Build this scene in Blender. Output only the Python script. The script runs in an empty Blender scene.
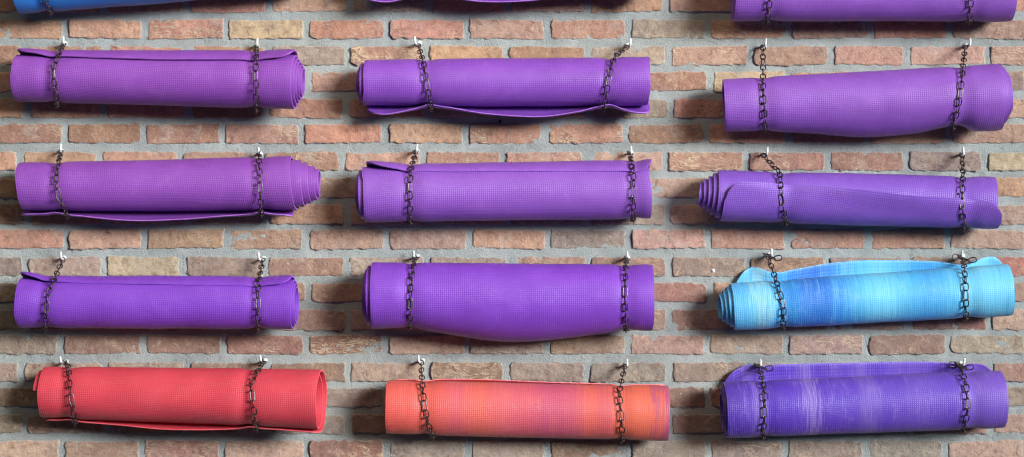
import bpy, math, random
from mathutils import Vector, Matrix, noise

random.seed(7)
S = 0.0021            # metres of wall per measured unit
D = 4.5               # camera distance from the wall
CX, CY = 512.0, 228.5
PI = math.pi
scene = bpy.context.scene
COL = scene.collection


def at(px, py, d=0.0):
    f = (D - d) / D
    return Vector(((px - CX) * S * f, -d, (CY - py) * S * f))


def proj(P):
    f = D / (D + P.y)
    return CX + P.x * f / S, CY - P.z * f / S


def smooth(t):
    t = max(0.0, min(1.0, t))
    return t * t * (3 - 2 * t)


def interp(pts, x, soft=True):
    if x <= pts[0][0]:
        return pts[0][1]
    for (x0, y0), (x1, y1) in zip(pts, pts[1:]):
        if x <= x1:
            t = (x - x0) / (x1 - x0) if x1 > x0 else 0
            return y0 + (y1 - y0) * (smooth(t) if soft else t)
    return pts[-1][1]


def hermite(pts, x):
    """smooth curve through the points (x, y)"""
    n = len(pts)
    if x <= pts[0][0]:
        return pts[0][1]
    if x >= pts[-1][0]:
        return pts[-1][1]
    for i in range(n - 1):
        if x <= pts[i + 1][0]:
            break
    def m(k):
        a, b = pts[max(0, k - 1)], pts[min(n - 1, k + 1)]
        return (b[1] - a[1]) / (b[0] - a[0])
    x0, y0 = pts[i]; x1, y1 = pts[i + 1]
    h = x1 - x0; t = (x - x0) / h
    return ((2*t**3 - 3*t**2 + 1) * y0 + (t**3 - 2*t**2 + t) * h * m(i)
            + (-2*t**3 + 3*t**2) * y1 + (t**3 - t**2) * h * m(i + 1))


def tag(o, label, cat, group=None):
    o['label'] = label
    o['category'] = cat
    if group:
        o['group'] = group
    return o


def empty(name, loc):
    o = bpy.data.objects.new(name, None)
    o.empty_display_size = 0.02
    o.location = loc
    COL.objects.link(o)
    return o


def link_mesh(name, me, mat, parent=None, loc=None):
    if mat and not me.materials:
        me.materials.append(mat)
    o = bpy.data.objects.new(name, me)
    COL.objects.link(o)
    if parent:
        o.parent = parent
    if loc is not None:
        o.location = loc
    return o


# ------------------------------------------------------------------ materials
class NT:
    def __init__(self, name):
        self.m = bpy.data.materials.new(name)
        self.m.use_nodes = True
        self.t = self.m.node_tree
        self.b = self.t.nodes['Principled BSDF']

    def n(self, typ, **kw):
        nd = self.t.nodes.new(typ)
        for k, v in kw.items():
            if k.startswith('i_'):
                nd.inputs[k[2:].replace('_', ' ')].default_value = v
            else:
                setattr(nd, k, v)
        return nd

    def l(self, a, b):
        self.t.links.new(a, b)

    def math(self, op, a, b=None, clamp=False):
        nd = self.n('ShaderNodeMath', operation=op, use_clamp=clamp)
        for i, v in enumerate((a, b)):
            if v is None:
                continue
            if isinstance(v, (int, float)):
                nd.inputs[i].default_value = v
            else:
                self.l(v, nd.inputs[i])
        return nd.outputs[0]

    def mix(self, fac, a, b, blend='MIX'):
        nd = self.n('ShaderNodeMix', data_type='RGBA', blend_type=blend)
        for sock, v in ((nd.inputs[0], fac), (nd.inputs[6], a), (nd.inputs[7], b)):
            if isinstance(v, (int, float)):
                sock.default_value = v
            elif isinstance(v, tuple):
                sock.default_value = (*v, 1) if len(v) == 3 else v
            else:
                self.l(v, sock)
        return nd.outputs[2]

    def ramp(self, fac, stops, interp='LINEAR'):
        nd = self.n('ShaderNodeValToRGB')
        r = nd.color_ramp
        r.interpolation = interp
        while len(r.elements) < len(stops):
            r.elements.new(0.5)
        for e, (p, c) in zip(r.elements, stops):
            e.position = p
            e.color = (c, c, c, 1) if isinstance(c, (int, float)) else (*c, 1)
        self.l(fac, nd.inputs[0])
        return nd.outputs[0]

    def bump(self, height, strength, dist, normal=None):
        nd = self.n('ShaderNodeBump')
        nd.inputs['Strength'].default_value = strength
        nd.inputs['Distance'].default_value = dist
        self.l(height, nd.inputs['Height'])
        if normal is not None:
            self.l(normal, nd.inputs['Normal'])
        return nd.outputs[0]


def brick_material():
    k = NT('fired_brick')
    co = k.n('ShaderNodeTexCoord').outputs['Object']
    att = k.n('ShaderNodeAttribute', attribute_name='tone')
    rnd = k.n('ShaderNodeAttribute', attribute_name='pick').outputs['Fac']
    off = k.n('ShaderNodeVectorMath', operation='SCALE')
    off.inputs[0].default_value = (3.1, 1.7, 5.3)
    k.l(rnd, off.inputs['Scale'])
    ad = k.n('ShaderNodeVectorMath', operation='ADD')
    k.l(co, ad.inputs[0]); k.l(off.outputs[0], ad.inputs[1])
    v = ad.outputs[0]
    # blotches of lighter and darker clay
    n1 = k.n('ShaderNodeTexNoise', i_Scale=26.0, i_Detail=5.0, i_Roughness=0.62, i_Distortion=0.5)
    k.l(v, n1.inputs['Vector'])
    c = k.mix(k.ramp(n1.outputs['Fac'], [(0.36, 0.0), (0.66, 0.75)]), att.outputs['Color'],
              k.mix(1.0, att.outputs['Color'], (1.42, 1.40, 1.30), 'MULTIPLY'))
    n2 = k.n('ShaderNodeTexNoise', i_Scale=75.0, i_Detail=6.0, i_Roughness=0.7)
    k.l(v, n2.inputs['Vector'])
    c = k.mix(k.ramp(n2.outputs['Fac'], [(0.5, 0.0), (0.72, 0.55)]), c, (0.24, 0.105, 0.07))
    # pale creases of sand from the mould, only on some bricks
    mp = k.n('ShaderNodeMapping')
    mp.inputs['Scale'].default_value = (0.55, 1.0, 1.5)
    mp.inputs['Rotation'].default_value = (0, 0.35, 0)
    k.l(v, mp.inputs['Vector'])
    n3 = k.n('ShaderNodeTexNoise', i_Scale=34.0, i_Detail=3.0, i_Roughness=0.6, i_Distortion=1.6)
    k.l(mp.outputs[0], n3.inputs['Vector'])
    ridge = k.math('ABSOLUTE', k.math('SUBTRACT', n3.outputs['Fac'], 0.5))
    ridge = k.ramp(ridge, [(0.0, 1.0), (0.028, 0.7), (0.06, 0.0)])
    n4 = k.n('ShaderNodeTexNoise', i_Scale=11.0, i_Detail=2.0)
    k.l(v, n4.inputs['Vector'])
    amount = k.n('ShaderNodeAttribute', attribute_name='crease').outputs['Fac']
    mask = k.math('MULTIPLY', ridge, k.ramp(n4.outputs['Fac'], [(0.5, 0.0), (0.6, 1.0)]))
    mask = k.math('MULTIPLY', mask, amount)
    c = k.mix(mask, c, (0.62, 0.46, 0.31))
    # lime bloom and mortar smears
    n5 = k.n('ShaderNodeTexNoise', i_Scale=17.0, i_Detail=7.0, i_Roughness=0.72)
    k.l(co, n5.inputs['Vector'])
    bl = k.math('MULTIPLY', k.ramp(n5.outputs['Fac'], [(0.54, 0.0), (0.7, 1.0)]), 0.6)
    c = k.mix(bl, c, (0.47, 0.40, 0.34))
    # pale clay patches, dark scorched pits, and mortar left on the arrises
    n6 = k.n('ShaderNodeTexNoise', i_Scale=48.0, i_Detail=5.0, i_Roughness=0.75, i_Distortion=0.9)
    k.l(v, n6.inputs['Vector'])
    c = k.mix(k.ramp(n6.outputs['Fac'], [(0.56, 0.0), (0.70, 0.65)]), c, (0.64, 0.46, 0.31))
    c = k.mix(k.ramp(n6.outputs['Fac'], [(0.30, 0.75), (0.45, 0.0)]), c, (0.17, 0.085, 0.06))
    rim = k.n('ShaderNodeAttribute', attribute_name='rim').outputs['Fac']
    n7 = k.n('ShaderNodeTexNoise', i_Scale=95.0, i_Detail=5.0, i_Roughness=0.7)
    k.l(co, n7.inputs['Vector'])
    rr = k.math('SUBTRACT', k.math('MULTIPLY', n7.outputs['Fac'], 0.0125), rim)
    c = k.mix(k.ramp(k.math('MULTIPLY', rr, 120.0), [(0.32, 0.0), (0.55, 0.8)]), c, (0.40, 0.39, 0.35))
    sp = k.n('ShaderNodeTexVoronoi', i_Scale=260.0)
    k.l(co, sp.inputs['Vector'])
    c = k.mix(k.ramp(sp.outputs['Distance'], [(0.10, 0.35), (0.24, 0.0)]), c, (0.09, 0.05, 0.04))
    k.l(c, k.b.inputs['Base Color'])
    k.b.inputs['Roughness'].default_value = 0.9
    k.b.inputs['Specular IOR Level'].default_value = 0.25
    hb = k.n('ShaderNodeTexNoise', i_Scale=210.0, i_Detail=6.0, i_Roughness=0.7)
    k.l(co, hb.inputs['Vector'])
    h = k.math('ADD', k.math('MULTIPLY', n2.outputs['Fac'], 1.3), hb.outputs['Fac'])
    h = k.math('ADD', h, k.math('MULTIPLY', mask, 0.6))
    k.l(k.bump(h, 0.9, 0.0026), k.b.inputs['Normal'])
    return k.m


def mortar_material():
    k = NT('lime_mortar')
    co = k.n('ShaderNodeTexCoord').outputs['Object']
    n1 = k.n('ShaderNodeTexNoise', i_Scale=9.0, i_Detail=5.0, i_Roughness=0.6)
    k.l(co, n1.inputs['Vector'])
    c = k.ramp(n1.outputs['Fac'], [(0.3, (0.31, 0.328, 0.312)), (0.7, (0.465, 0.485, 0.46))])
    n2 = k.n('ShaderNodeTexNoise', i_Scale=120.0, i_Detail=6.0, i_Roughness=0.75)
    k.l(co, n2.inputs['Vector'])
    c = k.mix(k.ramp(n2.outputs['Fac'], [(0.52, 0.0), (0.75, 0.6)]), c, (0.27, 0.27, 0.25))
    k.l(c, k.b.inputs['Base Color'])
    k.b.inputs['Roughness'].default_value = 0.95
    k.b.inputs['Specular IOR Level'].default_value = 0.2
    n3 = k.n('ShaderNodeTexNoise', i_Scale=380.0, i_Detail=4.0, i_Roughness=0.7)
    k.l(co, n3.inputs['Vector'])
    k.l(k.bump(k.math('ADD', n2.outputs['Fac'], n3.outputs['Fac']), 1.0, 0.0034), k.b.inputs['Normal'])
    return k.m


def mat_material(name, base, pale=None, streaks=None, wash=0.0, mottle=24.0):
    """foam sheet with a woven grid of tiny dimples; streaks = colour stops along the width"""
    k = NT(name)
    uv = k.n('ShaderNodeUVMap', uv_map='sheet')
    sx = k.n('ShaderNodeSeparateXYZ')
    k.l(uv.outputs[0], sx.inputs[0])
    u, v = sx.outputs[0], sx.outputs[1]
    pu, pv = 0.0041, 0.0039
    wob = k.n('ShaderNodeTexNoise', i_Scale=30.0, i_Detail=2.0)
    k.l(uv.outputs[0], wob.inputs['Vector'])
    wv = k.math('MULTIPLY', k.math('SUBTRACT', wob.outputs['Fac'], 0.5), 0.0016)
    su = k.math('SINE', k.math('MULTIPLY', k.math('ADD', u, wv), 2 * PI / pu))
    sv = k.math('SINE', k.math('MULTIPLY', k.math('ADD', v, wv), 2 * PI / pv))
    au = k.math('POWER', k.math('ABSOLUTE', k.math('MULTIPLY', k.math('ADD', su, 1.0), 0.5)), 0.6)
    av = k.math('POWER', k.math('ABSOLUTE', k.math('MULTIPLY', k.math('ADD', sv, 1.0), 0.5)), 0.6)
    # the weave is pressed flat in places
    nw = k.n('ShaderNodeTexNoise', i_Scale=38.0, i_Detail=4.0, i_Roughness=0.65)
    k.l(uv.outputs[0], nw.inputs['Vector'])
    grid = k.math('MULTIPLY', k.math('MULTIPLY', au, av), k.ramp(nw.outputs['Fac'], [(0.3, 0.45), (0.62, 1.0)]))
    # wear and tone drift of the sheet itself
    n1 = k.n('ShaderNodeTexNoise', i_Scale=14.0, i_Detail=4.0, i_Roughness=0.6)
    k.l(uv.outputs[0], n1.inputs['Vector'])
    if streaks:
        cb = k.n('ShaderNodeCombineXYZ')
        k.l(k.math('MULTIPLY', u, 60.0), cb.inputs[0])
        k.l(k.math('MULTIPLY', v, 5.0), cb.inputs[1])
        ns = k.n('ShaderNodeTexNoise', i_Scale=1.0, i_Detail=5.0, i_Roughness=0.65)
        k.l(cb.outputs[0], ns.inputs['Vector'])
        cb2 = k.n('ShaderNodeCombineXYZ')
        k.l(k.math('MULTIPLY', u, 260.0), cb2.inputs[0])
        k.l(k.math('MULTIPLY', v, 14.0), cb2.inputs[1])
        nf = k.n('ShaderNodeTexNoise', i_Scale=1.0, i_Detail=3.0, i_Roughness=0.6)
        k.l(cb2.outputs[0], nf.inputs['Vector'])
        pos = k.math('ADD', k.math('DIVIDE', u, 0.60),
                     k.math('MULTIPLY', k.math('SUBTRACT', ns.outputs['Fac'], 0.5), wash))
        pos = k.math('ADD', pos, k.math('MULTIPLY', k.math('SUBTRACT', nf.outputs['Fac'], 0.5), wash * 1.1))
        c = k.ramp(pos, streaks)
        cb3 = k.n('ShaderNodeCombineXYZ')
        k.l(k.math('MULTIPLY', u, 330.0), cb3.inputs[0])
        k.l(k.math('MULTIPLY', v, mottle), cb3.inputs[1])
        n9 = k.n('ShaderNodeTexNoise', i_Scale=1.0, i_Detail=4.0, i_Roughness=0.7)
        k.l(cb3.outputs[0], n9.inputs['Vector'])
        fl = k.math('MULTIPLY', k.ramp(n9.outputs['Fac'], [(0.50, 0.0), (0.68, 0.8)]),
                    k.ramp(ns.outputs['Fac'], [(0.44, 0.0), (0.62, 0.6)]))
        c = k.mix(fl, c, pale)
        fd = k.math('MULTIPLY', k.ramp(n9.outputs['Fac'], [(0.34, 1.0), (0.48, 0.0)]), 0.45)
        c = k.mix(fd, c, base)
    else:
        c = k.mix(k.ramp(n1.outputs['Fac'], [(0.35, 0.0), (0.7, 1.0)]), base, tuple(min(1, x * 1.18 + 0.008) for x in base))
    # relief shading painted into the weave colour: knots paler, pits left darker
    pl = pale or tuple(min(1.0, x * 1.25 + 0.02) for x in base)
    if streaks:
        c = k.mix(k.math('MULTIPLY', grid, 0.16), c, pl)
    else:
        c = k.mix(k.math('MULTIPLY', grid, 0.40), c, pl)
    # faint dusty scuffs from handling
    n8 = k.n('ShaderNodeTexNoise', i_Scale=23.0, i_Detail=8.0, i_Roughness=0.78, i_Distortion=0.6)
    k.l(uv.outputs[0], n8.inputs['Vector'])
    c = k.mix(k.ramp(n8.outputs['Fac'], [(0.54, 0.0), (0.75, 0.38)]), c, pl)
    k.l(c, k.b.inputs['Base Color'])
    k.b.inputs['Roughness'].default_value = 0.46
    k.b.inputs['Specular IOR Level'].default_value = 0.46
    bn = k.bump(grid, 0.55, 0.0009)
    k.l(bn, k.b.inputs['Normal'])
    return k.m, edge_material(name, base, pl)


def edge_material(name, base, pale):
    """the cut foam along the rim of a sheet: finer grain, no woven face"""
    k = NT(name + '_cut_edge')
    co = k.n('ShaderNodeTexCoord').outputs['Object']
    n1 = k.n('ShaderNodeTexNoise', i_Scale=160.0, i_Detail=3.0, i_Roughness=0.6)
    k.l(co, n1.inputs['Vector'])
    k.l(k.mix(k.ramp(n1.outputs['Fac'], [(0.35, 0.1), (0.7, 0.8)]), tuple(x * 1.15 for x in base), tuple(min(1, x * 1.12) for x in pale)), k.b.inputs['Base Color'])  # foam made paler to paint in the light caught along the rims
    k.b.inputs['Roughness'].default_value = 0.6
    k.l(k.bump(n1.outputs['Fac'], 0.2, 0.0006), k.b.inputs['Normal'])
    return k.m


def plain_material(name, color, rough, metal=0.0, noise_scale=220.0, bump=0.25, alt=None):
    k = NT(name)
    co = k.n('ShaderNodeTexCoord').outputs['Object']
    n1 = k.n('ShaderNodeTexNoise', i_Scale=noise_scale, i_Detail=4.0, i_Roughness=0.6)
    k.l(co, n1.inputs['Vector'])
    alt = alt or tuple(x * 0.7 for x in color)
    k.l(k.mix(k.ramp(n1.outputs['Fac'], [(0.4, 0.0), (0.65, 1.0)]), color, alt), k.b.inputs['Base Color'])
    k.b.inputs['Metallic'].default_value = metal
    k.b.inputs['Roughness'].default_value = rough
    k.l(k.bump(n1.outputs['Fac'], bump, 0.0006), k.b.inputs['Normal'])
    return k.m


M_BRICK = brick_material()
M_MORTAR = mortar_material()
M_CHAIN = plain_material('browned_steel', (0.095, 0.068, 0.068), 0.40, 0.8, alt=(0.050, 0.036, 0.036))
M_JOIN = plain_material('zinc_steel', (0.26, 0.22, 0.23), 0.45, 0.85)
M_HOOK = plain_material('white_enamel', (0.80, 0.80, 0.78), 0.35)
M_PLUG = plain_material('white_plastic', (0.74, 0.75, 0.73), 0.5)
M_SCREW = plain_material('black_steel', (0.02, 0.018, 0.017), 0.45, 0.6)
M_FILL = plain_material('white_filler', (0.72, 0.68, 0.63), 0.9)


# ------------------------------------------------------------------ brick wall
def build_wall():
    root = empty('brick_wall', (0, 0, 0))
    tag(root, 'old wall of reddish brown bricks with wide pale grey mortar joints', 'wall')
    rj = random.Random(3)
    measured = {
        0: [66, 145, 226, 306, 386.6, 467, 547, 628, 708, 789, 871, 950, 1031],
        1: [24, 106, 186, 268, 348, 426, 507, 588, 669, 750, 831, 907, 988],
        4: [65, 144, 222, 302, 385.5, 465.5, 545, 626, 706.5, 788, 868, 949, 1030],
        5: [20, 100, 180, 262, 342, 423, 503, 585, 666, 747, 828, 907, 985],
        8: [66, 145, 226.5, 306, 386.5, 469, 548, 628, 708, 788, 868, 948, 1029],
        9: [26, 104, 183, 265, 346, 427, 511, 588, 669, 748, 827, 908, 988],
        12: [60, 143, 224, 306, 386, 467, 547, 627.5, 707.5, 786, 867, 948, 1029],
        13: [21, 105, 187, 268, 348, 428, 507, 587, 670, 749, 829, 910, 990],
        16: [61.5, 141.5, 222, 307, 387, 468.5, 548, 629, 709, 786, 866, 946, 1027],
    }
    salmon = (0.47, 0.205, 0.138); orange = (0.47, 0.235, 0.138); pink = (0.47, 0.255, 0.19)
    brown = (0.36, 0.18, 0.12); grey = (0.34, 0.25, 0.20); tan = (0.50, 0.34, 0.205); red = (0.42, 0.145, 0.10)
    special = {(0, 2): tan, (9, 1): tan, (9, 2): grey, (12, 3): red, (16, 1): red, (1, 7): grey, (0, 0): orange,
               (4, 4): orange, (4, 2): brown, (0, 6): salmon, (8, 1): orange, (8, 2): orange, (9, 4): grey,
               (2, 8): tan, (12, 1): brown, (13, 0): pink, (5, 12): tan, (16, 3): red, (12, 11): grey,
               (0, 1): salmon, (0, 3): salmon, (0, 4): salmon, (0, 8): orange, (4, 1): salmon, (4, 7): brown,
               (10, 8): orange, (14, 8): red, (11, 11): red}
    creased = {(0, 1): 1, (4, 5): 1, (1, 4): .9, (1, 8): .9, (4, 6): .8, (13, 8): 1, (12, 3): .9, (12, 1): .8,
               (16, 1): 1, (3, 1): .7, (5, 8): .8, (8, 11): .7, (1, 12): .8, (16, 3): .7, (12, 2): .8, (0, 4): .6}
    verts, faces, tones, picks, creases, rims = [], [], [], [], [], []
    NX, NZ = 44, 14
    for k in range(-5, 22):
        y0 = 18.3 + 26.35 * k + (0.7 if k % 2 else 0) + rj.uniform(-.4, .4)
        hgt = 21.2 + rj.uniform(-.9, .9)
        base = measured.get(k)
        if base is None:
            st = 66 if k % 2 == 0 else 26
            base = [st + 80.35 * n + rj.uniform(-2.2, 2.2) for n in range(13)]
        joints = [base[0] - 80.3 * n for n in range(5, 0, -1)] + base + [base[-1] + 80.3 * n for n in range(1, 5)]
        for j in range(len(joints) - 1):
            idx = j - 5
            gap = rj.uniform(1.8, 3.3)
            xa, xb = joints[j] + gap, joints[j + 1] - rj.uniform(1.8, 3.3)
            ya, yb = y0 + rj.uniform(-.5, .5), y0 + hgt + rj.uniform(-.5, .5)
            tilt = rj.uniform(-.8, .8)
            xm = (xa + xb) / 2; xw = xm / 1024
            pool = [salmon] * 4 + [orange] * 4 + [pink] * 3 + [brown] * 2 + [grey]
            if xw > .6:
                pool += [pink] * 6 + [grey] * 3  # tint of the light on this side, put into the brick mix
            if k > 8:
                pool = [grey] * 7 + [pink] * 4 + [brown] * 5 + [red]  # greyer mix low down stands in for the cooler light there
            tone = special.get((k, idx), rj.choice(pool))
            f = rj.uniform(0.84, 1.16); gm = .26 if k < 5 else .36 if k < 10 else .48  # gm greys lower courses, painting the light's colour shift into the brick
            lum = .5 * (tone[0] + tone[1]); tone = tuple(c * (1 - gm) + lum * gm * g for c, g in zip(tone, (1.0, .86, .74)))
            tone = tuple(c * 0.90 * f * rj.uniform(.95, 1.05) for c in tone)
            pick = rj.random()
            cr = creased.get((k, idx), rj.choice([0, 0.1, .25, .4, .6]))
            proud = rj.uniform(-.0012, .0012)
            yaw = rj.uniform(-.0016, .0016); pit = rj.uniform(-.0010, .0010)
            sx, sz = pick * 90 + k * 3.1, pick * 41 + j * 2.3
            hw, hh = (xb - xa) / 2 * S, (yb - ya) / 2 * S
            ctr = at(xm, (ya + yb) / 2)
            rc = rj.uniform(.004, .011)
            v0 = len(verts)
            for a in range(NX + 1):
                for b in range(NZ + 1):
                    # denser rows near the arrises
                    pa, pb = -math.cos(PI * a / NX), -math.cos(PI * b / NZ)
                    pa = 0.45 * pa + 0.55 * (2 * a / NX - 1); pb = 0.45 * pb + 0.55 * (2 * b / NZ - 1)
                    x, z = pa * hw, pb * hh
                    # ragged outline
                    rag = noise.noise(Vector((x * 70 + sx, z * 70 + sz, 1))) * .0034 + noise.noise(Vector((x * 210 + sx, z * 210, sz))) * .0016
                    edge = max(abs(pa), abs(pb))
                    # rounded corners
                    qx, qz = abs(x) - (hw - rc), abs(z) - (hh - rc)
                    cx_ = cz_ = 0
                    if qx > 0 and qz > 0:
                        L = math.hypot(qx, qz); m = max(qx, qz)
                        sc = m / L
                        cx_ = -(qx - qx * sc) * math.copysign(1, x); cz_ = -(qz - qz * sc) * math.copysign(1, z)
                    dx = min(hw - abs(x), hh - abs(z))
                    w = smooth(1 - dx / .012)
                    X = x + cx_ + rag * w * math.copysign(1, x) * (1 if hw - abs(x) < hh - abs(z) + .004 else .3)
                    Z = z + cz_ + rag * w * math.copysign(1, z) * (1 if hh - abs(z) < hw - abs(x) + .004 else .3) + tilt * S * pa
                    er = .0046
                    t = min(1, max(0, dx / er))
                    rnd = .0032 * (1 - math.sqrt(max(0, 1 - (1 - t) ** 2)))
                    bumpy = (noise.noise(Vector((x * 38 + sx, z * 60 + sz, 4))) * .0013
                             + noise.noise(Vector((x * 130 + sx, z * 150 + sz, 9))) * .0014
                             + noise.noise(Vector((x * 330 + sx, z * 330 + sz, 2))) * .0010)
                    y = .0008 - (proud + bumpy + yaw * pa + pit * pb) + rnd
                    rims.append(dx)
                    if a in (0, NX) or b in (0, NZ):
                        y = .022
                    verts.append((ctr.x + X, y, ctr.z + Z))
            for a in range(NX):
                for b in range(NZ):
                    i = v0 + a * (NZ + 1) + b
                    faces.append((i, i + NZ + 1, i + NZ + 2, i + 1))
            n = (NX + 1) * (NZ + 1)
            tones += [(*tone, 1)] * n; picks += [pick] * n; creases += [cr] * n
    me = bpy.data.meshes.new('brickwork')
    me.from_pydata(verts, [], faces)
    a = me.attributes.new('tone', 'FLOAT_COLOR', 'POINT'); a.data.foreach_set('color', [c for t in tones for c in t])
    a = me.attributes.new('pick', 'FLOAT', 'POINT'); a.data.foreach_set('value', picks)
    a = me.attributes.new('crease', 'FLOAT', 'POINT'); a.data.foreach_set('value', creases)
    a = me.attributes.new('rim', 'FLOAT', 'POINT'); a.data.foreach_set('value', rims)
    me.polygons.foreach_set('use_smooth', [True] * len(faces))
    link_mesh('brickwork', me, M_BRICK, root)
    # the mortar bed, slightly raked back, with trowel waves
    x0, x1, z0, z1, st = -1.75, 1.75, -.74, .76, .006
    nx, nz = int((x1 - x0) / st), int((z1 - z0) / st)
    verts, faces = [], []
    for i in range(nx + 1):
        for j in range(nz + 1):
            x, z = x0 + (x1 - x0) * i / nx, z0 + (z1 - z0) * j / nz
            y = .0034 + noise.noise(Vector((x * 22, 3, z * 30))) * .0018 + noise.noise(Vector((x * 75, 8, z * 85))) * .0016
            verts.append((x, y, z))
    for i in range(nx):
        for j in range(nz):
            q = i * (nz + 1) + j
            faces.append((q, q + nz + 1, q + nz + 2, q + 1))
    me = bpy.data.meshes.new('mortar')
    me.from_pydata(verts, [], faces)
    me.polygons.foreach_set('use_smooth', [True] * len(faces))
    link_mesh('mortar', me, M_MORTAR, root)


# ------------------------------------------------------------------ rolled mats
PITCH, THICK = 3.1, 2.3


class Mat:
    def __init__(s, label, L, R, mat, theta, w, lift=None, reach=1.3, tel=0, tel_pow=.8, turns=5.2, skew=0, yaw=0, loose=0, tel_from=4.8, blunt=0, dents=(),
                 corner=9, cat='yoga mat', seed=0, flap_theta=None, chains=()):
        """L, R: (x, centre y, radius) at each end as measured; theta: where the loose outer edge lies
        (0 = facing the room, 90 = up); w: which way the sheet winds inward from that edge"""
        s.label, s.mat, s.w, s.reach = label, mat, w, reach
        s.theta, s.lift = theta, lift or [(0, 0)]
        s.tel, s.tel_pow, s.turns, s.skew, s.corner, s.seed = tel, tel_pow, turns, skew, corner, seed
        s.Lp, s.Rp = L, R
        dL, dR = L[2] * S + .007, R[2] * S + .007 + yaw
        s.A, s.B = at(L[0], L[1], dL), at(R[0], R[1], dR)
        ex = 1.4 + .7 * loose
        s.rA, s.rB = (L[2] + ex) * S * (D - dL) / D, (R[2] + ex) * S * (D - dR) / D
        s.axis = (s.B - s.A).normalized()
        s.length = (s.B - s.A).length
        s.front = Vector((0, -1, 0)); s.front = (s.front - s.axis * s.front.dot(s.axis)).normalized()
        s.up = s.axis.cross(s.front).normalized()
        if s.up.z < 0:
            s.up = -s.up
        s.chains = chains
        s.loose, s.dents, s.tel_from, s.blunt = loose, dents, tel_from, blunt

    def px(s, u):
        return s.Lp[0] + (s.Rp[0] - s.Lp[0]) * u

    def radius(s, u):
        n = noise.noise(Vector((u * 2.3 + s.seed * 7.7, s.seed, 0)))
        n += .5 * noise.noise(Vector((u * 9 + s.seed * 2.7, 4, s.seed)))
        dent = sum(math.exp(-((s.px(u) - c) / 8.0) ** 2) for c in s.dents)
        return s.rA + (s.rB - s.rA) * u + n * .0011 - dent * .0034

    def centre(s, u):
        b = noise.noise(Vector((u * 1.7 + s.seed * 3.1, 5, s.seed))) * .0014
        return s.A + (s.B - s.A) * u + s.up * b

    def theta_end(s, u):
        return math.radians(hermite(s.theta, s.px(u)) if isinstance(s.theta, list) else s.theta)

    def build(s):
        total = s.turns * 2 * PI
        NU = 76
        us = []
        for i in range(NU + 1):
            t = i / NU
            us.append(.72 * t + .28 * (.5 - .5 * math.cos(PI * t)))
        fs = []
        phi = 0.0
        while phi < total:
            fs.append(phi); phi += .07 if phi < 1.7 else .20
        fs.append(total)
        NS = len(fs) - 1
        pitch, th = PITCH * S, THICK * S
        verts, uvs = [], []

        def pos(u, phi, side):
            Rm = s.radius(u) - th / 2                       # middle of the outer sheet
            # rounded free corners of the sheet
            d = min(u, 1 - u) * s.length
            rc = s.corner * S
            cut = 0
            if d < rc:
                cut = (rc - math.sqrt(max(0, rc * rc - (rc - d) ** 2))) / Rm
            ph = cut + (total - cut) * (phi / total) if cut else phi
            rho = Rm - pitch * ph / (2 * PI) - s.loose * S * smooth((ph - .8) / 4.5)
            fl = max(0.0, 1 - ph / s.reach)
            lf = hermite(s.lift, s.px(u)) * S
            rho += lf * fl * fl
            rho += noise.noise(Vector((u * 5 + s.seed * 13, ph * .8, s.seed))) * .0007
            rho = max(rho, .0035)
            ang = s.theta_end(u) + s.w * ph
            shift = s.tel * S * (min(1, max(0, (ph - s.tel_from) / max(1, total - s.tel_from - s.blunt))) ** s.tel_pow)
            shift += s.skew * S * max(0, 1 - ph / 3.2)
            ragg = noise.noise(Vector((ph * 1.1, s.seed * 5.5, 0))) * .0012
            rr = rho + side * th / 2 * (.55 + .45 * smooth(ph / .16))
            c = s.centre(u)
            return c + s.front * (rr * math.cos(ang)) + s.up * (rr * math.sin(ang)) + s.axis * (shift + ragg), ph

        arc = [0.0]
        for i in range(NS):
            rm = (s.rA + s.rB) / 2 - pitch * fs[i] / (2 * PI)
            arc.append(arc[-1] + (fs[i + 1] - fs[i]) * max(rm, .004))
        # slightly rounded cut edges: the outermost rows pull the two faces together
        for side in (1, -1):
            for i, phi in enumerate(fs):
                for j, u in enumerate(us):
                    sd = side
                    if i == 0 or j in (0, NU):
                        sd = side * .72
                    p, ph = pos(u, phi, sd)
                    verts.append(p)
                    uvs.append((u * s.length, (s.rA + s.rB) / 2 * ph - pitch * ph * ph / (4 * PI)))
        n = (NS + 1) * (NU + 1)
        faces = []; cut_from = 0
        def vid(layer, i, j):
            return layer * n + i * (NU + 1) + j
        for i in range(NS):
            for j in range(NU):
                faces.append((vid(0, i, j), vid(0, i, j + 1), vid(0, i + 1, j + 1), vid(0, i + 1, j)))
                faces.append((vid(1, i, j), vid(1, i + 1, j), vid(1, i + 1, j + 1), vid(1, i, j + 1)))
        cut_from = len(faces)
        for i in range(NS):
            for j in (0, NU):
                f = (vid(0, i, j), vid(0, i + 1, j), vid(1, i + 1, j), vid(1, i, j))
                faces.append(f if j == 0 else f[::-1])
        for j in range(NU):
            for i in (0, NS):
                f = (vid(0, i, j), vid(1, i, j), vid(1, i, j + 1), vid(0, i, j + 1))
                faces.append(f if i == 0 else f[::-1])
        org = s.centre(.5)
        me = bpy.data.meshes.new('rolled_yoga_mat')
        me.from_pydata([v - org for v in verts], [], faces)
        ul = me.uv_layers.new(name='sheet')
        flat = []
        for p in me.polygons:
            for v in p.vertices:
                flat += uvs[v]
        ul.data.foreach_set('uv', flat)
        me.polygons.foreach_set('use_smooth', [True] * len(faces))
        me.materials.append(s.mat[0]); me.materials.append(s.mat[1])
        me.polygons.foreach_set('material_index', [0 if i < cut_from else 1 for i in range(len(faces))])
        import bmesh
        bm = bmesh.new(); bm.from_mesh(me)
        bmesh.ops.recalc_face_normals(bm, faces=bm.faces)
        for e in bm.edges:
            if len(e.link_faces) == 2 and e.calc_face_angle(0) > .9:
                e.smooth = False
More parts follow.
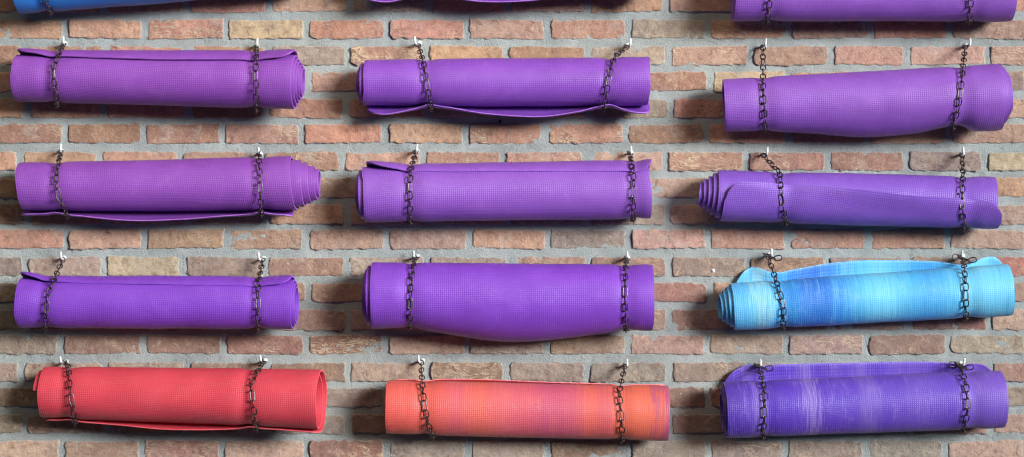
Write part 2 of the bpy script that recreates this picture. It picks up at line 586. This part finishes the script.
        bm.to_mesh(me); bm.free()
        o = link_mesh('rolled_yoga_mat', me, None, None, org)
        tag(o, s.label, 'yoga mat', 'yoga mats hung on the brick wall')
        return o


# ------------------------------------------------------------------ chains and hooks
def link_mesh_data(name, length, width, wire, mat):
    """stadium shaped ring of round wire lying in the local XY plane, long side on X"""
    NA, NB = 28, 10
    r = width / 2 - wire / 2
    half = length / 2 - wire / 2 - r
    verts, faces = [], []
    for i in range(NA):
        t = 2 * PI * i / NA
        c, sn = math.cos(t), math.sin(t)
        cx = half * (1 if c > 1e-6 else -1 if c < -1e-6 else 0)
        P = Vector((cx + r * c, r * sn, 0))
        N = Vector((c, sn, 0))
        for j in range(NB):
            a = 2 * PI * j / NB
            verts.append(P + N * (wire / 2 * math.cos(a)) + Vector((0, 0, wire / 2 * math.sin(a))))
    for i in range(NA):
        for j in range(NB):
            faces.append((i * NB + j, ((i + 1) % NA) * NB + j, ((i + 1) % NA) * NB + (j + 1) % NB, i * NB + (j + 1) % NB))
    me = bpy.data.meshes.new(name)
    me.from_pydata(verts, [], faces)
    me.polygons.foreach_set('use_smooth', [True] * len(faces))
    me.materials.append(mat)
    return me


LP = 7.1 * S
WIRE = 1.2 * S
ME_LINK = link_mesh_data('link', LP + 1.75 * WIRE, 6.0 * S, WIRE, M_CHAIN)
ME_JOIN = link_mesh_data('connector_link', LP * 1.35 + 1.75 * WIRE, 5.4 * S, WIRE * 1.1, M_JOIN)


def tube_mesh(name, pts, rad, mat, nb=12, taper=None):
    verts, faces = [], []
    prev = None
    for i, p in enumerate(pts):
        t = (pts[min(i + 1, len(pts) - 1)] - pts[max(i - 1, 0)]).normalized()
        ref = prev or (Vector((1, 0, 0)) if abs(t.x) < .9 else Vector((0, 0, 1)))
        n = (ref - t * ref.dot(t)).normalized(); prev = n
        b = t.cross(n)
        rr = rad * (taper[i] if taper else 1)
        for j in range(nb):
            a = 2 * PI * j / nb
            verts.append(p + n * (rr * math.cos(a)) + b * (rr * math.sin(a)))
    for i in range(len(pts) - 1):
        for j in range(nb):
            faces.append((i * nb + j, i * nb + (j + 1) % nb, (i + 1) * nb + (j + 1) % nb, (i + 1) * nb + j))
    faces.append(tuple(range(nb))[::-1]); faces.append(tuple(len(pts) * nb - nb + j for j in range(nb)))
    me = bpy.data.meshes.new(name)
    me.from_pydata(verts, [], faces)
    me.polygons.foreach_set('use_smooth', [len(f) == 4 for f in faces])
    me.materials.append(mat)
    return me


def hook_meshes():
    px = S
    pts, tp = [], []
    for i in range(6):                                    # shank leaving the wall, drooping a little
        t = i / 5
        pts.append(Vector((0, .012 - t * .030, .0 - t * .0035))); tp.append(1)
    for i in range(1, 9):                                 # the bend
        a = i / 8 * PI * .47
        pts.append(Vector((0, -.018 - math.sin(a) * .0065, -.0035 + (1 - math.cos(a)) * .0065))); tp.append(1)
    top = pts[-1]
    for i in range(1, 6):                                 # the upturned tip
        t = i / 5
        pts.append(top + Vector((0, -.001 * t, 00.0095 * t))); tp.append(1 - .35 * t ** 3)
    shank = tube_mesh('hook_shank', pts, 1.3 * px, M_HOOK, taper=tp)
    # domed wall plug with a collar
    prof = [(0, -.0040), (.0026, -.0039), (.0042, -.0030), (.0049, -.0016), (.0049, .004), (.0040, .0042), (.0040, .012)]
    verts, faces = [], []
    nb = 20
    for r, y in prof:
        for j in range(nb):
            a = 2 * PI * j / nb
            verts.append((r * math.cos(a), y, r * math.sin(a)))
    for i in range(len(prof) - 1):
        for j in range(nb):
            faces.append((i * nb + j, i * nb + (j + 1) % nb, (i + 1) * nb + (j + 1) % nb, (i + 1) * nb + j))
    plug = bpy.data.meshes.new('wall_plug')
    plug.from_pydata(verts, [], faces)
    plug.polygons.foreach_set('use_smooth', [True] * len(faces))
    plug.materials.append(M_PLUG)
    return shank, plug


ME_SHANK, ME_PLUG = hook_meshes()


def build_hook(hx, hy, rx, label):
    """hx, hy: where the upturned tip stands"""
    o = empty('wall_hook', at(hx, hy + 3, .0))
    o.rotation_euler = (0, rx.uniform(-.12, .12), rx.uniform(-.25, .25))
    tag(o, label, 'hook', 'white hooks screwed into the mortar')
    a = link_mesh('shank', ME_SHANK, None, o)
    b = link_mesh('wall_plug', ME_PLUG, None, o, (rx.uniform(.0005, .0035), 0, rx.uniform(-.003, 0)))
    return o


def build_chain(m, hx, hy, pts, label, rx, tail=False):
    """a chain from its hook down over the front of mat m and under it"""
    xs = [(p[1], p[0]) for p in pts]                      # y -> x along the face of the mat
    hook = at(hx, hy + 4.5, .0195)

    def on(theta, extra=.0032):
        u = (interp(xs, (m.Lp[1] + m.Rp[1]) / 2, False) - m.Lp[0]) / (m.Rp[0] - m.Lp[0])
        for _ in range(6):
            ph = ((theta - m.theta_end(u)) * m.w) % (2 * PI)   # the strand rides over a lifted flap
            ride = max(-2.0, hermite(m.lift, m.px(u))) * S * max(0, 1 - ph / m.reach) ** 2
            r = m.radius(u) + extra + ride
            P = m.centre(u) + m.front * (r * math.cos(theta)) + m.up * (r * math.sin(theta))
            X, Y = proj(P)
            want = interp(xs, Y, False)
            u += (want - X) / (m.Rp[0] - m.Lp[0])
        return P, (m.front * math.cos(theta) + m.up * math.sin(theta))

    # where the free strand first touches the roll
    u0 = (hx - m.Lp[0]) / (m.Rp[0] - m.Lp[0])
    rel = hook - m.centre(u0)
    fx, uz = rel.dot(m.front), rel.dot(m.up)
    dist = math.hypot(fx, uz)
    r = m.radius(u0) + .0042
    th_t = math.atan2(uz, fx) - math.acos(min(1, r / dist))
    path = []
    P0, n0 = on(th_t)
    for i in range(12):
        t = i / 12
        sag = math.sin(PI * t) * .001
        path.append((hook.lerp(P0, t) + Vector((0, 0, -sag)), Vector((0, -1, .15)).lerp(n0, t).normalized()))
    th = th_t
    while th > math.radians(-148):
        path.append(on(th)); th -= .05
    # arc length
    acc = [0.0]
    for (a, _), (b, _) in zip(path, path[1:]):
        acc.append(acc[-1] + (b - a).length)

    def sample(d):
        d = max(0, min(acc[-1], d))
        for i in range(len(acc) - 1):
            if d <= acc[i + 1]:
                t = (d - acc[i]) / (acc[i + 1] - acc[i])
                return path[i][0].lerp(path[i + 1][0], t), path[i][1].lerp(path[i + 1][1], t).normalized()
        return path[-1]

    root = empty('steel_chain', hook)
    tag(root, label, 'chain', 'chains holding the mats')
    # the arc length at which the joining link sits: about the middle of the face
    d_join = 1e9
    for (p, nn), a in zip(path, acc):
        if nn.dot(m.front) > math.cos(.35 + rx.uniform(-.05, .05)) and a < d_join and a > .03:
            d_join = a
    d_join += rx.uniform(-.006, .012)
    d = -.0035
    i = 0
    spin = rx.uniform(-.3, .3)
    done = False
    while d < acc[-1] - LP * .5:
        join = (not done) and d >= d_join
        step = LP * (1.35 if join else 1)
        if join:
            done = True
        p0, n0_ = sample(d); p1, n1_ = sample(d + step)
        if d < 0:
            p0 = hook + (hook - p1).normalized() * -d
        t = (p1 - p0).normalized()
        c = (p0 + p1) / 2
        n = ((n0_ + n1_) / 2); n = (n - t * n.dot(t)).normalized()
        ang = spin + (PI / 2 if i % 2 else 0) + rx.uniform(-.28, .28)
        if join:
            ang = rx.uniform(-.3, .3) + (PI / 2 if i % 2 else 0) * .35
        b = n.cross(t)
        q = b * math.cos(ang) + n * math.sin(ang)          # wide direction of the link
        z = t.cross(q)
        o = bpy.data.objects.new('connector_link' if join else 'link', ME_JOIN if join else ME_LINK)
        COL.objects.link(o)
        o.parent = root
        Mx = Matrix((t, q, z)).transposed().to_4x4()
        Mx.translation = c - hook
        o.matrix_basis = Mx
        d += step
        i += 1
    if tail:                                               # spare links bunched over the hook
        c = hook + Vector((0, -.006, -.002))
        dirs = [(.011, -.004, -.004), (.012, -.003, .002), (-.008, -.006, .004), (-.012, -.004, -.001)]
        if tail < 0:
            dirs = [(-x, y, z) for x, y, z in dirs]
        p = c.copy()
        for kk, dd in enumerate(dirs[:3] if abs(tail) == 1 else dirs):
            v = Vector(dd); t = v.normalized()
            if kk == 2:
                p = c.copy()
            ctr = p + v * .6
            ref = Vector((0, 0, 1)) if kk % 2 else Vector((0, 1, .3))
            q = (ref - t * ref.dot(t)).normalized(); z = t.cross(q)
            o = bpy.data.objects.new('link', ME_LINK); COL.objects.link(o); o.parent = root
            Mx = Matrix((t, q, z)).transposed().to_4x4(); Mx.translation = ctr - hook
            o.matrix_basis = Mx
            p = p + v * 1.1
    return root


# ------------------------------------------------------------------ the fifteen mats
P_MAG = mat_material('foam_magenta_purple', (0.205, 0.048, 0.335), (0.40, 0.14, 0.51))  # purples vary per mat mostly to carry the light's warm and cool tint
P_PUR = mat_material('foam_purple', (0.190, 0.048, 0.375), (0.36, 0.145, 0.58))
P_VIO = mat_material('foam_violet', (0.170, 0.038, 0.415), (0.33, 0.12, 0.62))
P_LAV = mat_material('foam_lavender_purple', (0.205, 0.063, 0.385), (0.37, 0.17, 0.59))
P_COO = mat_material('foam_cool_purple', (0.165, 0.060, 0.40), (0.32, 0.165, 0.60))
C_RED = mat_material('foam_coral_red', (0.60, 0.044, 0.068), (0.72, 0.14, 0.155))
B_BLU = mat_material('foam_blue', (0.018, 0.15, 0.50), (0.05, 0.22, 0.58))
T_BLU = mat_material('foam_streaked_blue', (0.03, 0.22, 0.62), (0.36, 0.66, 0.84), streaks=[
    (0.00, (0.08, 0.38, 0.72)), (0.05, (0.10, 0.45, 0.75)), (0.07, (0.16, 0.52, 0.74)), (0.095, (0.30, 0.60, 0.70)),
    (0.14, (0.07, 0.42, 0.75)), (0.20, (0.02, 0.22, 0.66)), (0.29, (0.015, 0.13, 0.58)), (0.36, (0.03, 0.25, 0.70)),
    (0.44, (0.10, 0.48, 0.78)), (0.52, (0.16, 0.58, 0.80)), (0.60, (0.07, 0.42, 0.76)), (0.68, (0.05, 0.34, 0.72)),
    (0.76, (0.10, 0.47, 0.78)), (0.86, (0.16, 0.58, 0.82)), (1.0, (0.10, 0.46, 0.74))], wash=.15, mottle=9.0)
T_ORA = mat_material('foam_streaked_orange', (0.52, 0.085, 0.13), (0.78, 0.22, 0.17), streaks=[
    (0.00, (0.70, 0.095, 0.075)), (0.16, (0.72, 0.11, 0.08)), (0.25, (0.64, 0.10, 0.13)), (0.32, (0.72, 0.125, 0.09)),
    (0.42, (0.64, 0.11, 0.14)), (0.50, (0.60, 0.095, 0.14)), (0.55, (0.52, 0.08, 0.16)), (0.66, (0.57, 0.095, 0.145)),
    (0.70, (0.69, 0.115, 0.09)), (0.74, (0.60, 0.10, 0.12)), (0.80, (0.71, 0.13, 0.08)), (0.90, (0.72, 0.135, 0.075)),
    (0.918, (0.44, 0.08, 0.16)), (0.935, (0.70, 0.135, 0.08)), (0.955, (0.42, 0.07, 0.17)), (0.985, (0.40, 0.07, 0.20))], wash=.11, mottle=4.0)
T_PUR = mat_material('foam_streaked_violet', (0.10, 0.035, 0.44), (0.34, 0.24, 0.66), streaks=[
    (0.00, (0.066, 0.022, 0.304)), (0.07, (0.086, 0.032, 0.368)), (0.11, (0.172, 0.094, 0.464)), (0.14, (0.086, 0.029, 0.400)),
    (0.26, (0.094, 0.032, 0.432)), (0.295, (0.265, 0.173, 0.512)), (0.325, (0.094, 0.032, 0.416)), (0.44, (0.109, 0.047, 0.440)),
    (0.49, (0.187, 0.108, 0.480)), (0.53, (0.101, 0.040, 0.432)), (0.66, (0.148, 0.072, 0.464)), (0.76, (0.117, 0.050, 0.448)),
    (0.86, (0.172, 0.079, 0.480)), (1.0, (0.172, 0.079, 0.464))], wash=.12)

H = 'chains'
SPECS = [
    # top row, cut by the frame
    dict(mat=Mat('plain unpatterned blue rolled mat, tilted and cut off by the top edge', (17, -14, 28), (303, -36, 28), B_BLU, 120, 1, seed=1),
         chains=[((47, -56), [(43, -30), (45, 0), (51, 13)], 'chain around the plain blue mat'),
                 ((250, -78), [(250, -40), (250, 0)], 'chain around the far end of the plain blue mat')]),
    dict(mat=Mat('purple rolled mat at the top edge showing only a sliver of hanging flap', (363, -31, 26), (650, -32, 26), P_PUR, -74, -1,
                 lift=[(363, 5), (388, 8.5), (425, 1), (480, 8.5), (520, 8.5), (610, 0.5), (640, 5)], seed=2),
         chains=[((420, -74), [(420, -40), (425, -2)], 'chain of the sliver purple mat at its blue mat end'),
                 ((622, -74), [(618, -40), (608, -2)], 'chain around the far end of the sliver purple mat')]),
    dict(mat=Mat('purple rolled mat cut by the top edge, above the sagging tapered purple mat', (733, -8.5, 29), (1011, -7.5, 29), P_LAV, 130, 1, seed=3),
         chains=[((768, -54), [(769, -20), (770, 0), (767, 21)], 'top edge chain at shadowed end of half cut purple mat'),
                 ((970, -54), [(970, -20), (971, 0), (969, 22)], 'top edge chain near picture corner on half cut purple mat')]),
    # second row
    dict(mat=Mat('magenta purple rolled mat with its flap folded over the top, under the blue mat', (17, 77, 25), (295, 81, 29), P_MAG, [(13, 58), (60, 52), (160, 42), (296, 44)], 1,
                 lift=[(13, 1.5), (25, 3.2), (63, -.5), (150, -.9), (256, -.9), (285, 1.8), (296, 3)], reach=1.5, yaw=.03, loose=1.5, tel=9, tel_pow=.8, tel_from=5.2, seed=4, corner=14),
         chains=[((64, 40), [(62, 47), (53, 70), (54, 80), (57, 103)], 'slanting chain around the plain end of the magenta purple mat'),
                 ((256, 42), [(256, 48), (256, 108)], 'straight chain near the coiled end of the magenta purple mat')]),
    dict(mat=Mat('slim purple rolled mat with a wavy flap hanging beneath it between the chains', (365, 83.5, 24.2), (649, 82, 25.6), P_PUR, -70, -1,
                 lift=[(365, 6), (385, 9), (432, 0), (480, 7), (535, 11), (575, 6), (604, 0), (632, 7), (648, 7)], reach=1.6, tel=-8.5, tel_pow=.5, tel_from=5.5, seed=5, corner=16, skew=2),
         chains=[((418, 40), [(420, 43), (426, 77), (431, 110)], 'chain over the coiled end of the slim wavy flap mat'),
                 ((627, 42), [(624, 43), (613, 60), (608, 83), (604, 110)], 'slanting chain over the cut end of the slim wavy flap mat')]),
    dict(mat=Mat('purple rolled mat tapering to one end with a sagging underside, below the half cut mat', (723, 104.5, 25.7), (1000, 95.5, 32), P_LAV, -112, 1,
                 lift=[(724, 0), (765, 0), (810, 4), (865, 9), (915, 5), (953, -4), (975, 3.5), (1001, 3)], reach=1.9, tel=10, tel_pow=.7, tel_from=3.2, seed=6, corner=14),
         chains=[((763, 42), [(763, 43), (763, 83), (765, 130)], 'straight chain around the thin end of the sagging tapered mat'),
                 ((965, 42), [(965, 43), (962, 80), (958, 110), (953, 124)], 'chain pinching the thick end of the sagging tapered mat')]),
    # third row
    dict(mat=Mat('purple rolled mat whose inner coils stick out in a stepped cone, beneath the magenta one', (20, 188, 25.5), (292, 184.5, 28.5), P_MAG, -76, -1,
                 lift=[(14, 0), (62, 0), (130, 6), (180, 5), (261, 0), (293, 2)], reach=1.4, loose=2, tel_from=4.5, blunt=5, tel=27, tel_pow=.72, turns=5.2, seed=7),
         chains=[((61, 147), [(60, 152), (56, 180), (59, 200), (67, 214)], 'slanting chain on the flat end of the stepped cone mat'),
                 ((259, 150), [(259, 155), (260, 180), (261, 215)], 'chain beside the stepped cone of protruding coils')]),
    dict(mat=Mat('wide purple rolled mat with a long flap lying over its top edge', (365, 194, 29), (650, 190, 29.3), P_LAV, [(365, 58), (395, 52), (500, 46), (649, 40)], 1,
                 lift=[(365, 5), (376, 5), (412, -.6), (500, -.9), (632, -.8), (649, 3)], reach=1.6, tel=-9, tel_pow=.4, tel_from=5.8, seed=8, corner=15, skew=2),
         chains=[((416, 147), [(413, 155), (410, 180), (410, 225)], 'chain near the rounded flap corner of the wide purple mat'),
                 ((630, 149), [(630, 153), (634, 180), (633, 223)], 'chain near the cut end of the wide top flap mat')]),
    dict(mat=Mat('lavender purple rolled mat with a round cornered flap edge across its front', (718, 195, 26), (994, 202, 26.2), P_COO, [(718, 24), (745, 25), (790, 24), (900, 6), (960, 3), (994, -8)], -1,
                 lift=[(718, 4), (745, 5), (780, 2.2), (850, 7), (910, 7), (963, 2.2), (994, 4)], reach=.75, tel=-21, tel_pow=.95, turns=5.4, seed=9, corner=17, skew=5),
         chains=[((763, 150), [(764, 153), (780, 173), (781, 196), (786, 224)], 'bent chain beside the coil cone of the front flap mat'),
                 ((962, 150), [(963, 153), (963, 180), (962, 206), (964, 229)], 'straight chain crossing the flap edge near its rounded corner')]),
    # fourth row
    dict(mat=Mat('violet rolled mat with a flap over its top, directly above the coral red mat', (20, 302, 26.3), (293, 303.5, 26.4), P_VIO, [(15, 66), (60, 56), (160, 48), (294, 44)], 1,
                 lift=[(15, 4), (28, 5), (61, -.3), (150, -.8), (258, -.8), (285, 2.5), (294, 3)], yaw=.02, reach=1.6, tel=4, tel_pow=.4, turns=3.2, seed=10, corner=13),
         chains=[((63, 254), [(61, 262), (48, 295), (45, 328)], 'slanting chain on the violet mat above the coral red one'),
                 ((263, 255), [(260, 262), (258, 290), (258, 328)], 'upright chain near the open end of mat above coral one')]),
    dict(mat=Mat('thickest deep violet rolled mat with a belly sagging between its chains', (372, 295, 33), (652, 297, 33), P_VIO, -108, 1,
                 lift=[(372, 0), (411, -1), (450, 7), (500, 14), (550, 12), (600, 4), (626, -1), (653, 0)], reach=2.1, tel=-9, tel_pow=.4, tel_from=3.7, seed=11, corner=14),
         chains=[((417, 253), [(414, 263), (411, 280), (410, 327)], 'chain near the double rimmed end of the thick bellied mat'),
                 ((627, 254), [(626, 258), (625, 295), (626, 330)], 'chain near the single rimmed end of the thick bellied mat')]),
    dict(mat=Mat('light blue and cyan streaked rolled mat with a lifted flap behind its top', (732, 306, 24.3), (1009, 289, 26.5), T_BLU, 125, 1,
                 lift=[(732, 8), (738, 11.6), (754, 20), (772, 13), (830, 18), (870, 18.5), (936, 12), (963, 6.7), (992, 13), (1009, 10)], reach=1.05, tel=-14, tel_pow=.9, turns=4.4, seed=12, corner=14, skew=4),
         chains=[((768, 251), [(767, 262), (777, 283), (784, 306), (783, 329)], 'slanting chain near the coiled end of the streaked blue mat', 1),
                 ((962, 253), [(964, 264), (966, 290), (966, 318)], 'bunched link chain near smooth end of the streaked blue mat', 2)]),
    # fifth row
    dict(mat=Mat('coral red rolled mat with an open hollow end', (45, 392.5, 26.5), (321, 400, 31), C_RED, -80, -1,
                 yaw=.05, lift=[(38, 0), (76, 0), (120, 2), (165, 4.5), (210, 3.5), (257, 0), (318, 1)], reach=1.3, tel=-5, tel_pow=.6, tel_from=5.6, turns=1.75, seed=13),
         chains=[((65, 358), [(68, 365), (71, 396), (76, 428)], 'chain on the closed end of the coral red mat', 0),
                 ((264, 357), [(261, 365), (251, 383), (254, 411), (257, 431)], 'chain near the open hollow end of the coral red mat', 0)]),
    dict(mat=Mat('orange rolled mat with mauve streaks across it', (387, 406.5, 27.5), (668, 412.5, 28.5), T_ORA, 104, 1,
                 lift=[(387, -.8), (421, 0), (480, .9), (560, 0), (625, -.8), (668, -.8)], reach=1.2, tel=-2, turns=4.6, seed=14, corner=12),
         chains=[((421, 357), [(421, 367), (423, 393), (427, 420), (433, 437)], 'chain around the plain orange end of the orange mat', 0),
                 ((625, 361), [(624, 367), (619, 393), (622, 416), (622, 440)], 'chain around the mauve striped end of the orange mat', 0)]),
    dict(mat=Mat('violet rolled mat with pale lavender streaks and a flap standing behind its top', (725, 409, 29), (1002, 398.5, 29.5), T_PUR, 125, 1,
                 lift=[(725, 8), (738, 14), (752, 21), (765, 20), (850, 18.6), (930, 16), (962, 13), (985, 11), (1002, 6)], reach=1.05, tel=-4, tel_pow=.5, turns=4.6, seed=15, corner=14),
         chains=[((759, 361), [(759, 368), (765, 390), (765, 416), (763, 436)], 'chain over the dark end of the lavender streaked violet mat', 1),
                 ((959, 360), [(960, 365), (966, 383), (969, 406), (964, 430)], 'chain over the pale end of the lavender streaked violet mat', 2)]),
]

build_wall()
rx = random.Random(11)
for sp in SPECS:
    m = sp['mat']
    m.dents = [interp([(p[1], p[0]) for p in c[1]], (m.Lp[1] + m.Rp[1]) / 2, False) for c in sp['chains']]
    m.build()
    for c in sp['chains']:
        (hx, hy), pts, lab = c[:3]
        build_chain(m, hx, hy, pts, lab, rx, c[3] if len(c) > 3 else 0)
        build_hook(hx, hy, rx, 'white hook of the ' + lab)

# a black screw stub left in the wall and a filled plug hole
def stub(px, py, label):
    prof = [(0, -.0085), (.0026, -.0085), (.0033, -.0072), (.0033, -.0055), (.0018, -.0052), (.0018, .012)]
    nb = 16
    verts, faces = [], []
    for r, y in prof:
        for j in range(nb):
            a = 2 * PI * j / nb
            verts.append((r * math.cos(a), y, r * math.sin(a)))
    for i in range(len(prof) - 1):
        for j in range(nb):
            faces.append((i * nb + j, i * nb + (j + 1) % nb, (i + 1) * nb + (j + 1) % nb, (i + 1) * nb + j))
    me = bpy.data.meshes.new('wall_screw'); me.from_pydata(verts, [], faces)
    tag(link_mesh('wall_screw', me, M_SCREW, None, at(px, py)), label, 'screw')


stub(500, 121.5, 'small black screw head in the mortar under the slim mat with a wavy flap')


def plug_fill(px, py, label):
    verts, faces = [], []
    nb, nr = 18, 5
    for i in range(nr):
        rr = .0048 * i / (nr - 1)
        for j in range(nb):
            a = 2 * PI * j / nb
            r = rr * (1 + .18 * noise.noise(Vector((math.cos(a) * 1.5, math.sin(a) * 1.5, 3))))
            verts.append((r * math.cos(a), -.0030 + .0042 * (i / (nr - 1)) ** 2, r * math.sin(a)))
    for i in range(nr - 1):
        for j in range(nb):
            faces.append((i * nb + j, i * nb + (j + 1) % nb, (i + 1) * nb + (j + 1) % nb, (i + 1) * nb + j))
    me = bpy.data.meshes.new('plug_filler'); me.from_pydata(verts, [], faces)
    me.polygons.foreach_set('use_smooth', [True] * len(faces))
    tag(link_mesh('plug_filler', me, M_FILL, None, at(px, py)), label, 'filler plug')


plug_fill(713, 270.5, 'small white filled hole in a brick above the streaked blue mat')

# ------------------------------------------------------------------ light
def area(name, loc, target, size, size_y, power, color):
    li = bpy.data.lights.new(name, 'AREA')
    li.shape = 'RECTANGLE'; li.size = size; li.size_y = size_y
    li.energy = power; li.color = color
    o = bpy.data.objects.new(name, li)
    o.location = loc
    o.rotation_euler = (Vector(target) - Vector(loc)).to_track_quat('-Z', 'Y').to_euler()
    COL.objects.link(o)
    return o


def spot(name, loc, target, half, radius, power, color, squash=1.0):
    li = bpy.data.lights.new(name, 'SPOT')
    li.spot_size = math.radians(2 * half); li.spot_blend = 1.0
    li.shadow_soft_size = radius
    li.energy = power; li.color = color
    o = bpy.data.objects.new(name, li)
    o.location = loc
    o.rotation_euler = (Vector(target) - Vector(loc)).to_track_quat('-Z', 'Y').to_euler()
    o.scale = (squash, 1, 1)
    COL.objects.link(o)
    return o


spot('window_light', (6.6, -7.0, 3.7), (0.0, 0, 1.2), 10.0, 3.0, 25000, (0.93, 0.97, 1.0), 1.8)
area('ceiling_lamp', (-0.3, -2.0, 2.3), (-.2, 0, .3), 2.2, .6, 21, (1.0, 0.80, 0.48))

w = bpy.data.worlds.new('World')
scene.world = w
w.use_nodes = True
bg = w.node_tree.nodes['Background']
bg.inputs['Color'].default_value = (0.50, 0.68, 1.0, 1)
bg.inputs['Strength'].default_value = 0.06

# ------------------------------------------------------------------ camera
cam = bpy.data.cameras.new('camera')
cam.sensor_width = 36
cam.lens = 36 * D / (1024 * S)
cam.clip_end = 50
co = bpy.data.objects.new('camera', cam)
co.location = (0, -D, 0)
co.rotation_euler = (PI / 2, 0, 0)
COL.objects.link(co)
scene.camera = co
scene.cycles.filter_width = 1.2

vs = scene.view_settings
vs.view_transform = 'Standard'
vs.look = 'None'
vs.exposure = 0.14
vs.gamma = 1
